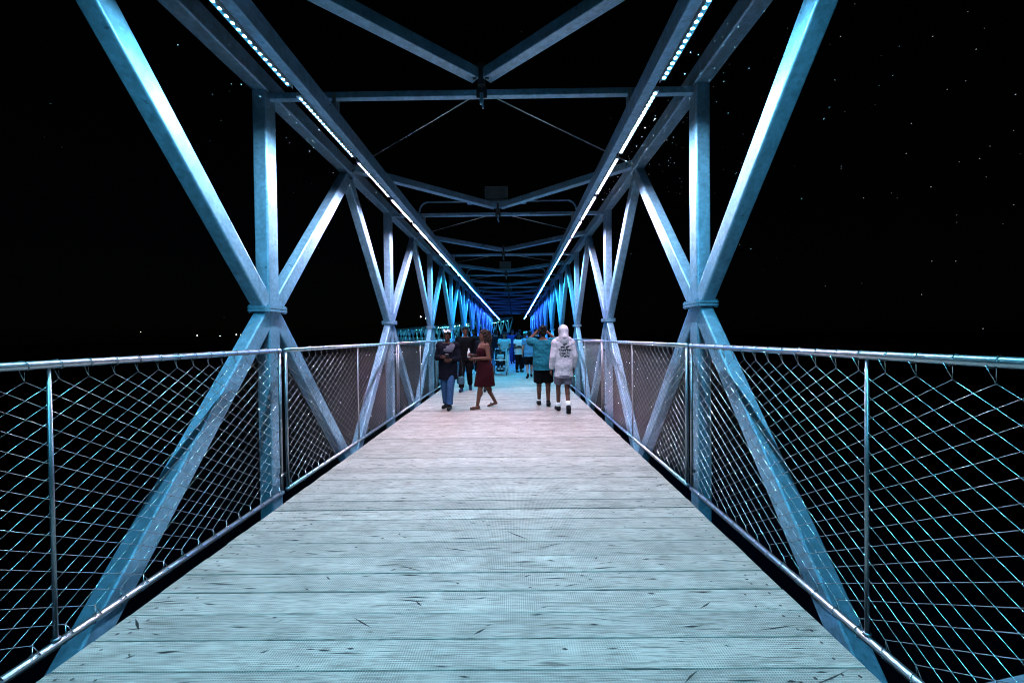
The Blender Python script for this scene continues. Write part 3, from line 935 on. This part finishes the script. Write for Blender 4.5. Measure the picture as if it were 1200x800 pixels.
walker('person in white top and black leggings with arms crossed', (.46, 16.2, 0), PI + .5, 1.62, 'dark', WHITEC, BLACKC, 'bun', 'stand', .5, 1.9, .012, arms=crossed)
walker('person in dark clothes wearing a green cap behind the blue tee', (.74, 17.0, 0), PI - .3, 1.70, 'brown', BLACKC, BLACKC, 'short', 'stand', 1.7, 1.95, .012, capm=GREEN)
walker('tall person in royal blue top and trousers in the middle of the walkway', (.17, 21.3, 0), PI + .2, 1.86, 'brown', ROYAL, ROYAL, 'short', 'walk', 1.9, 1.95, .013, wide=1.08)
walker('person in black hooded top behind the woman in red, left of the stroller', (-.88, 14.2, 0), PI, 1.74, 'dark', BLACKC, BLACKC, 'long', 'walk', 1.8, 1.95, .012, wide=1.15)
walker('person in dark clothes and red cap, far behind the stroller', (-.66, 20.5, 0), PI, 1.80, 'brown', NAVY, BLACKC, 'short', 'walk', .7, 1.9, .013, lead=-1, capm=REDC)
walker('person in black top and blue jeans far behind the stroller pusher', (-.42, 24.0, 0), PI, 1.78, 'dark', BLACKC, DENIM, 'short', 'walk', .7, 1.9, .013)
walker('person in navy top and black shorts far back at the left railing', (-1.1, 18.2, 0), PI, 1.70, 'brown', NAVY, BLACKC, 'long', 'walk', .7, .95, .013, lead=-1)
walker('person in white cap and blue tee far back on the right half', (.98, 22.5, 0), 0, 1.78, 'light', BLUET, NAVY, 'short', 'walk', .7, .95, .013, capm=WHITEC)
walker('person in white tee far back near the right railing', (1.36, 25.5, 0), .1, 1.80, 'light', WHITEC, BLACKC, 'short', 'walk', .6, 1.9, .013, lead=-1)
for i, (x, y, a, b) in enumerate(((-1.35, 15.6, BLACKC, BLACKC), (-.55, 17.3, NAVY, DENIM), (1.45, 19.5, BLACKC, NAVY), (.55, 19.8, NAVY, BLACKC), (-.2, 22.6, BLACKC, BLACKC), (1.2, 16.2, NAVY, BLACKC), (.4, 25.5, BLACKC, DENIM))):
    walker(['person all in black hugging the left railing behind the front group', 'person in navy top and jeans half hidden behind the stroller', 'person in black top and navy trousers at the right railing', 'person in navy top between the white top and the royal blue figure',
            'person all in black right behind the stroller pusher', 'person in navy top and black trousers beyond the raised arms', 'person in black top and jeans beyond the royal blue figure'][i],
           (x, y, 0), PI if i % 2 == 0 else .1, U(1.70, 1.86), ['dark', 'brown', 'light'][i % 3], a, b, 'short', 'walk', .7, 1.9, .014, lead=1 if i % 2 else -1)
far = [(-.1, 28, ROYAL, NAVY), (.62, 29, NAVY, BLACKC), (1.15, 31, SKY, NAVY), (-.75, 31, BLACKC, DENIM), (.2, 34, WHITEC, BLACKC), (-.35, 36, NAVY, NAVY), (.8, 37, BLUET, BLACKC), (-1.1, 27, ROYAL, BLACKC)]
fl = ['royal blue top', 'navy top beside the royal blue one', 'pale aqua tee near the right railing', 'black top and jeans', 'white top in the middle', 'navy from head to foot', 'blue tee at the back right', 'royal blue top and black trousers near the left railing']
for i, (x, y, a, b) in enumerate(far):
    walker('tiny far off person in ' + fl[i], (x, y, 0), PI if i % 3 else 0, U(1.68, 1.84), random.choice(['brown', 'light', 'dark']), a, b, 'short', 'walk', .7, 1.9, .02, 'people in the far crowd', lead=random.choice([-1, 1]))

# stroller and child
st = tag(empty('stroller', (-.27, 15.05, 0), PI), 'black stroller with a child in it, rolling towards the camera', 'stroller')
TUB = plain('stroller_tube', (.25, .26, .27), .35, .7)
m = MB()
for s in (-1, 1):
    m.path([(s*.22, -.62, 1.0), (s*.23, -.45, .95), (s*.25, .05, .45), (s*.24, .40, .10)], .013, 8)
    m.path([(s*.25, -.38, .10), (s*.25, .02, .50)], .013, 8)
m.path([(-.22, -.62, 1.0), (.22, -.62, 1.0)], .016, 8); m.path([(-.24, .40, .10), (.24, .40, .10)], .012, 8); m.path([(-.25, -.38, .10), (.25, -.38, .10)], .012, 8)
m.build('frame', TUB, st, True)
m = MB(); m.hss((-.18, .0, .42), (.18, .0, .42), (0, 1, 0), .34, .06, .02); m.build('seat', BLACKC, st, True)
m = MB(); m.hss((0, -.17, .42), (0, -.36, .90), (1, 0, 0), .36, .05, .02); m.build('backrest', BLACKC, st, True)
m = MB(); m.path([(-.22, .02, .60), (-.2, .30, .60), (.2, .30, .60), (.22, .02, .60)], .018, 8); m.build('tray_bar', WHITEC, st, True)
m = MB(); m.hss((-.18, .22, .24), (.18, .22, .24), (0, 1, 0), .16, .03, .01); m.build('footrest', BLACKP, st)
m = MB(); m.loft([(.14, .15, .2, 0, -.08), (.28, .19, .25, 0, -.08)], 16); m.build('basket', BLACKP, st, True)
for x in (-.25, .25):
    for yy, r in ((.40, .085), (-.38, .11)):
        wl = empty('wheel', (x, yy, r), 0, st)
        m = MB(); n = 18
        ring = [(0, math.cos(2*PI*i/n)*(r-.018), math.sin(2*PI*i/n)*(r-.018)) for i in range(n + 1)]; m.path(ring, .018, 8); m.build('tyre', BLACKP, wl, True)
        m = MB(); m.tube((-.012, 0, 0), (.012, 0, 0), r - .03, 14); m.tube((-.03, 0, 0), (.03, 0, 0), .015, 8); m.build('rim', ALU, wl, True)
d = D(dict(legs={1: ((.11, .36, .86), (.10, .44, .52)), -1: ((-.11, .36, .86), (-.10, .44, .52))}, arms={1: ((.24, .06, 1.12), (.16, .36, 1.06)), -1: ((-.24, .06, 1.12), (-.16, .36, 1.06))}))
ch = person('small child in pale aqua tee sitting in the stroller', (-.27, 15.12, -.02), PI, .98)
body(ch, d, SKIN['brown'], .014); face(ch, d); legs_garment('trousers', ch, d, NAVY, .014, 1.7); top_garment('shirt', ch, d, SKY, .014, .84, .02, .7); hair(ch, d, 'short', HAIRK, .014); shoes(ch, d, SOCKW, .014)

# settle the body and cloth surfaces into plain meshes
bpy.context.view_layer.update()
dg = bpy.context.evaluated_depsgraph_get()
new = [(o, bpy.data.meshes.new_from_object(o.evaluated_get(dg), preserve_all_data_layers=True, depsgraph=dg)) for o in PEND]
for o, me in new:
    o.modifiers.clear(); o.data = me
    for p in me.polygons: p.use_smooth = True

# black lettering on the back of the hooded sweatshirt
bm = bmesh.new(); bm.from_mesh(hoodie.data); bvh = BVHTree.FromBMesh(bm)
INK = plain('black_print', (.012, .012, .013), .7)
m = MB()
rows = [(1.375, .04, 2), (1.325, .085, 5), (1.268, .125, 7), (1.205, .10, 6), (1.145, .095, 5)]
for z, hw, n in rows:
    for i in range(n):
        x0 = -hw + 2 * hw * (i + .5) / n
        cw = 2 * hw / n * .40; chh = .019
        sh = random.choice([[(-1,-1),(-1,1),(1,1),(1,0),(-1,0)], [(-1,-1),(0,1),(1,-1)], [(-1,1),(1,1),(0,1),(0,-1)], [(-1,-1),(-1,1),(1,-1),(1,1)], [(1,1),(-1,1),(-1,-1),(1,-1)], [(-1,1),(-.5,-1),(0,.3),(.5,-1),(1,1)], [(-1,1),(1,-1),(0,0),(1,1),(-1,-1)]])
        pts = []
        for a, b in sh:
            hit = bvh.ray_cast(V((x0 + a * cw + .006, -1, z + b * chh + .004 * math.sin(i * 2.1))), V((0, 1, 0)))
            if hit[0]: pts.append(hit[0] + hit[1] * .002)
        for a, b in zip(pts, pts[1:]):
            mid = (a + b) / 2
            m.tube(a, b, .0068, 5)
m.build('lettering', INK, Hd)
bm.free()

# ------------------------------------------------------------------ render settings
scene.render.engine = 'CYCLES'
cy = scene.cycles
cy.use_denoising = True
cy.pixel_filter_type = 'BLACKMAN_HARRIS'; cy.filter_width = 1.05
try: cy.denoiser = 'OPENIMAGEDENOISE'
except Exception: pass
cy.max_bounces = 6; cy.diffuse_bounces = 3; cy.glossy_bounces = 3; cy.transmission_bounces = 2
cy.sample_clamp_indirect = 6; cy.sample_clamp_direct = 0
cy.use_light_tree = True; cy.caustics_reflective = False; cy.caustics_refractive = False
vs = scene.view_settings
scene.display_settings.display_device = 'sRGB'
vs.view_transform = 'Standard'; vs.look = 'None'; vs.exposure = 0; vs.gamma = 1; vs.use_curve_mapping = False
